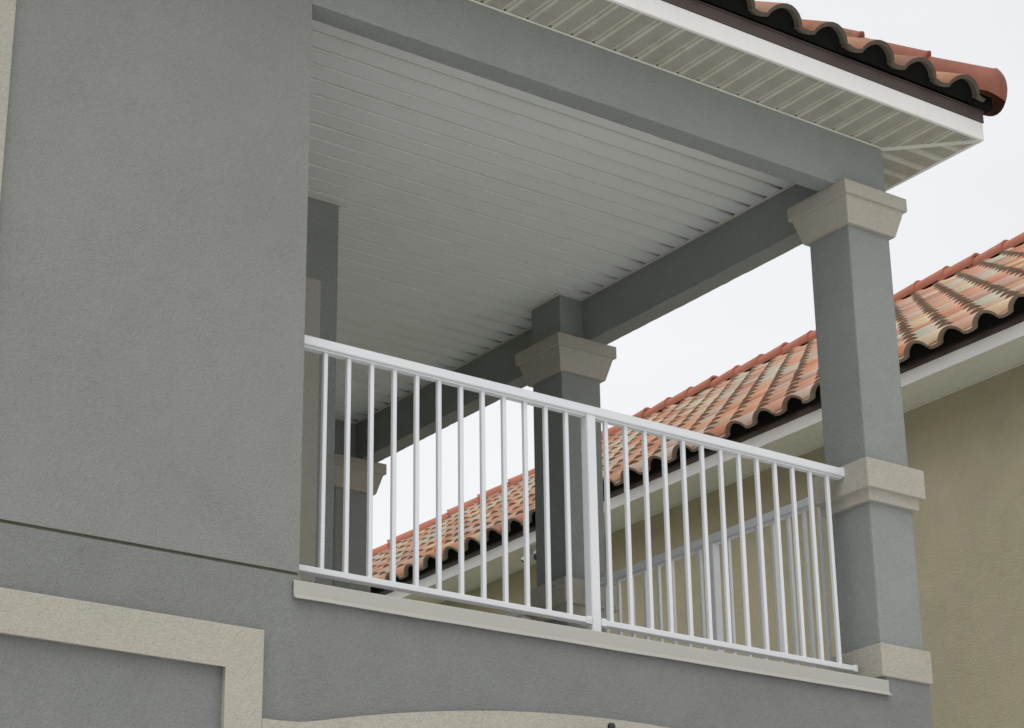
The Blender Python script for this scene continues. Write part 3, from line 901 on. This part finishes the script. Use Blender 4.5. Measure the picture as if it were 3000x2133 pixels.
# crest k sits at y = 12.116 - k*pitch ; local x runs along -y there
far_c, near_c = (NEX, NYB, NEZ), (NEX, NYA, NEZ)
NJ = int(NL * SL / EX) + 1
mt_, a_ = slope_matrix((NEX, 0, NEZ), (0, 1, 0), (1, 0, 0))
sgn = 1 if a_.y > 0 else -1
y_origin = 12.116 - sgn * 0.635 * TP
cells = []
for j in range(NJ):
    for k in range(-70, 70):
        yc = y_origin + sgn * (k + .5) * TP
        if NYA - .5 < yc < NYB + .5: cells.append((k, j, yc))
def seen(c):
    """how large a tile shows: distance from the camera, tiles beyond the frame last"""
    k, j, yc = c
    pt = Vector((NEX + (j + .5) * EX / SL, yc, NEZ + P * (j + .5) * EX / SL)) * S - CAM
    d = pt.dot(cf); px = 1500 + 6485.8 * pt.dot(cr) / d
    return (d if 980 < px < 3060 else 1000 + d)
cells.sort(key=seen)
rng = random.Random(11)
lay_slope(nroof, (NEX, y_origin, NEZ), (0, 1, 0), (1, 0, 0), [(k, j) for k, j, _ in cells],
          [(far_c, (1, 1, 0)), (near_c, (1, -1, 0)), ((NEX + NL + .02, 0, 0), (1, 0, 0))], 300, rng)
zr = NEZ + P * NL
bm = bmesh.new()
q = NEX + .12
a = [bm.verts.new(Vector(c) * S) for c in ((q, NYA + .1, NEZ - .02), (q, NYB - .1, NEZ - .02), (NEX + NL, NYB - NL, zr - .06), (NEX + NL, NYA + NL, zr - .06),
                                          (NEX + 2 * NL - .1, NYA + .1, NEZ - .02), (NEX + 2 * NL - .1, NYB - .1, NEZ - .02))]
bm.faces.new((a[0], a[1], a[2], a[3])); bm.faces.new((a[4], a[5], a[2], a[3])); bm.faces.new((a[0], a[4], a[3])); bm.faces.new((a[1], a[5], a[2]))
obj('roof_deck', to_mesh('roof_deck', bm, 'black'), nroof)
CL = 0.085         # cap seat above the tile bed
lay_caps(nroof, 'hip_cap', Vector((NEX + 0.05, NYB - 0.05, NEZ + CL + 0.03)), Vector((1, -1, P)), int(NL * math.sqrt(2 + P * P) / 0.56), rng, 0.0, 0.56, std=me_capn)
lay_caps(nroof, 'hip_cap', Vector((NEX + 0.05, NYA + 0.05, NEZ + CL + 0.03)), Vector((1, 1, P)), int(NL * math.sqrt(2 + P * P) / 0.56), rng, 0.0, 0.56, std=me_capn)
lay_caps(nroof, 'ridge_cap', Vector((NEX + NL, NYA + NL - 0.1, zr + CL + 0.03)), Vector((0, 1, 0)), int((NYB - NYA - 2 * NL) / 0.56) + 1, rng, 0.0, 0.56, std=me_capn)

# floodlight under the neighbour's eave
fl = thing('floodlight', (8.62, 9.55, 3.99), 'small white twin floodlight under the eave of the tan house', 'lamp')
obj('base', to_mesh('base', lathe([(0.06, NZ0 - 0.03), (0.065, NZ0 - 0.002)], 16, (8.62, 9.50, 0)), 'white_rail'), fl)
for s_ in (-1, 1):
    bm = lathe([(0.018, 0.07), (0.03, 0.05), (0.035, 0.0), (0.055, -0.06), (0.062, -0.085)], 14)
    mm = Matrix.Translation(Vector((8.60, 9.50 + s_ * 0.085, NZ0 - 0.085)) * S) @ Matrix.Rotation(math.radians(30 * s_), 4, 'X') @ Matrix.Rotation(math.radians(20), 4, 'Y')
    bmesh.ops.transform(bm, matrix=mm, verts=bm.verts)
    hd_ = obj('lamp_head', to_mesh('lamp_head', bm, 'white_rail'), fl)
    bm = lathe([(0.052, -0.0885), (0.05, -0.0995)], 14); bmesh.ops.transform(bm, matrix=mm, verts=bm.verts)
    obj('lens', to_mesh('lens', bm, 'glass'), hd_)
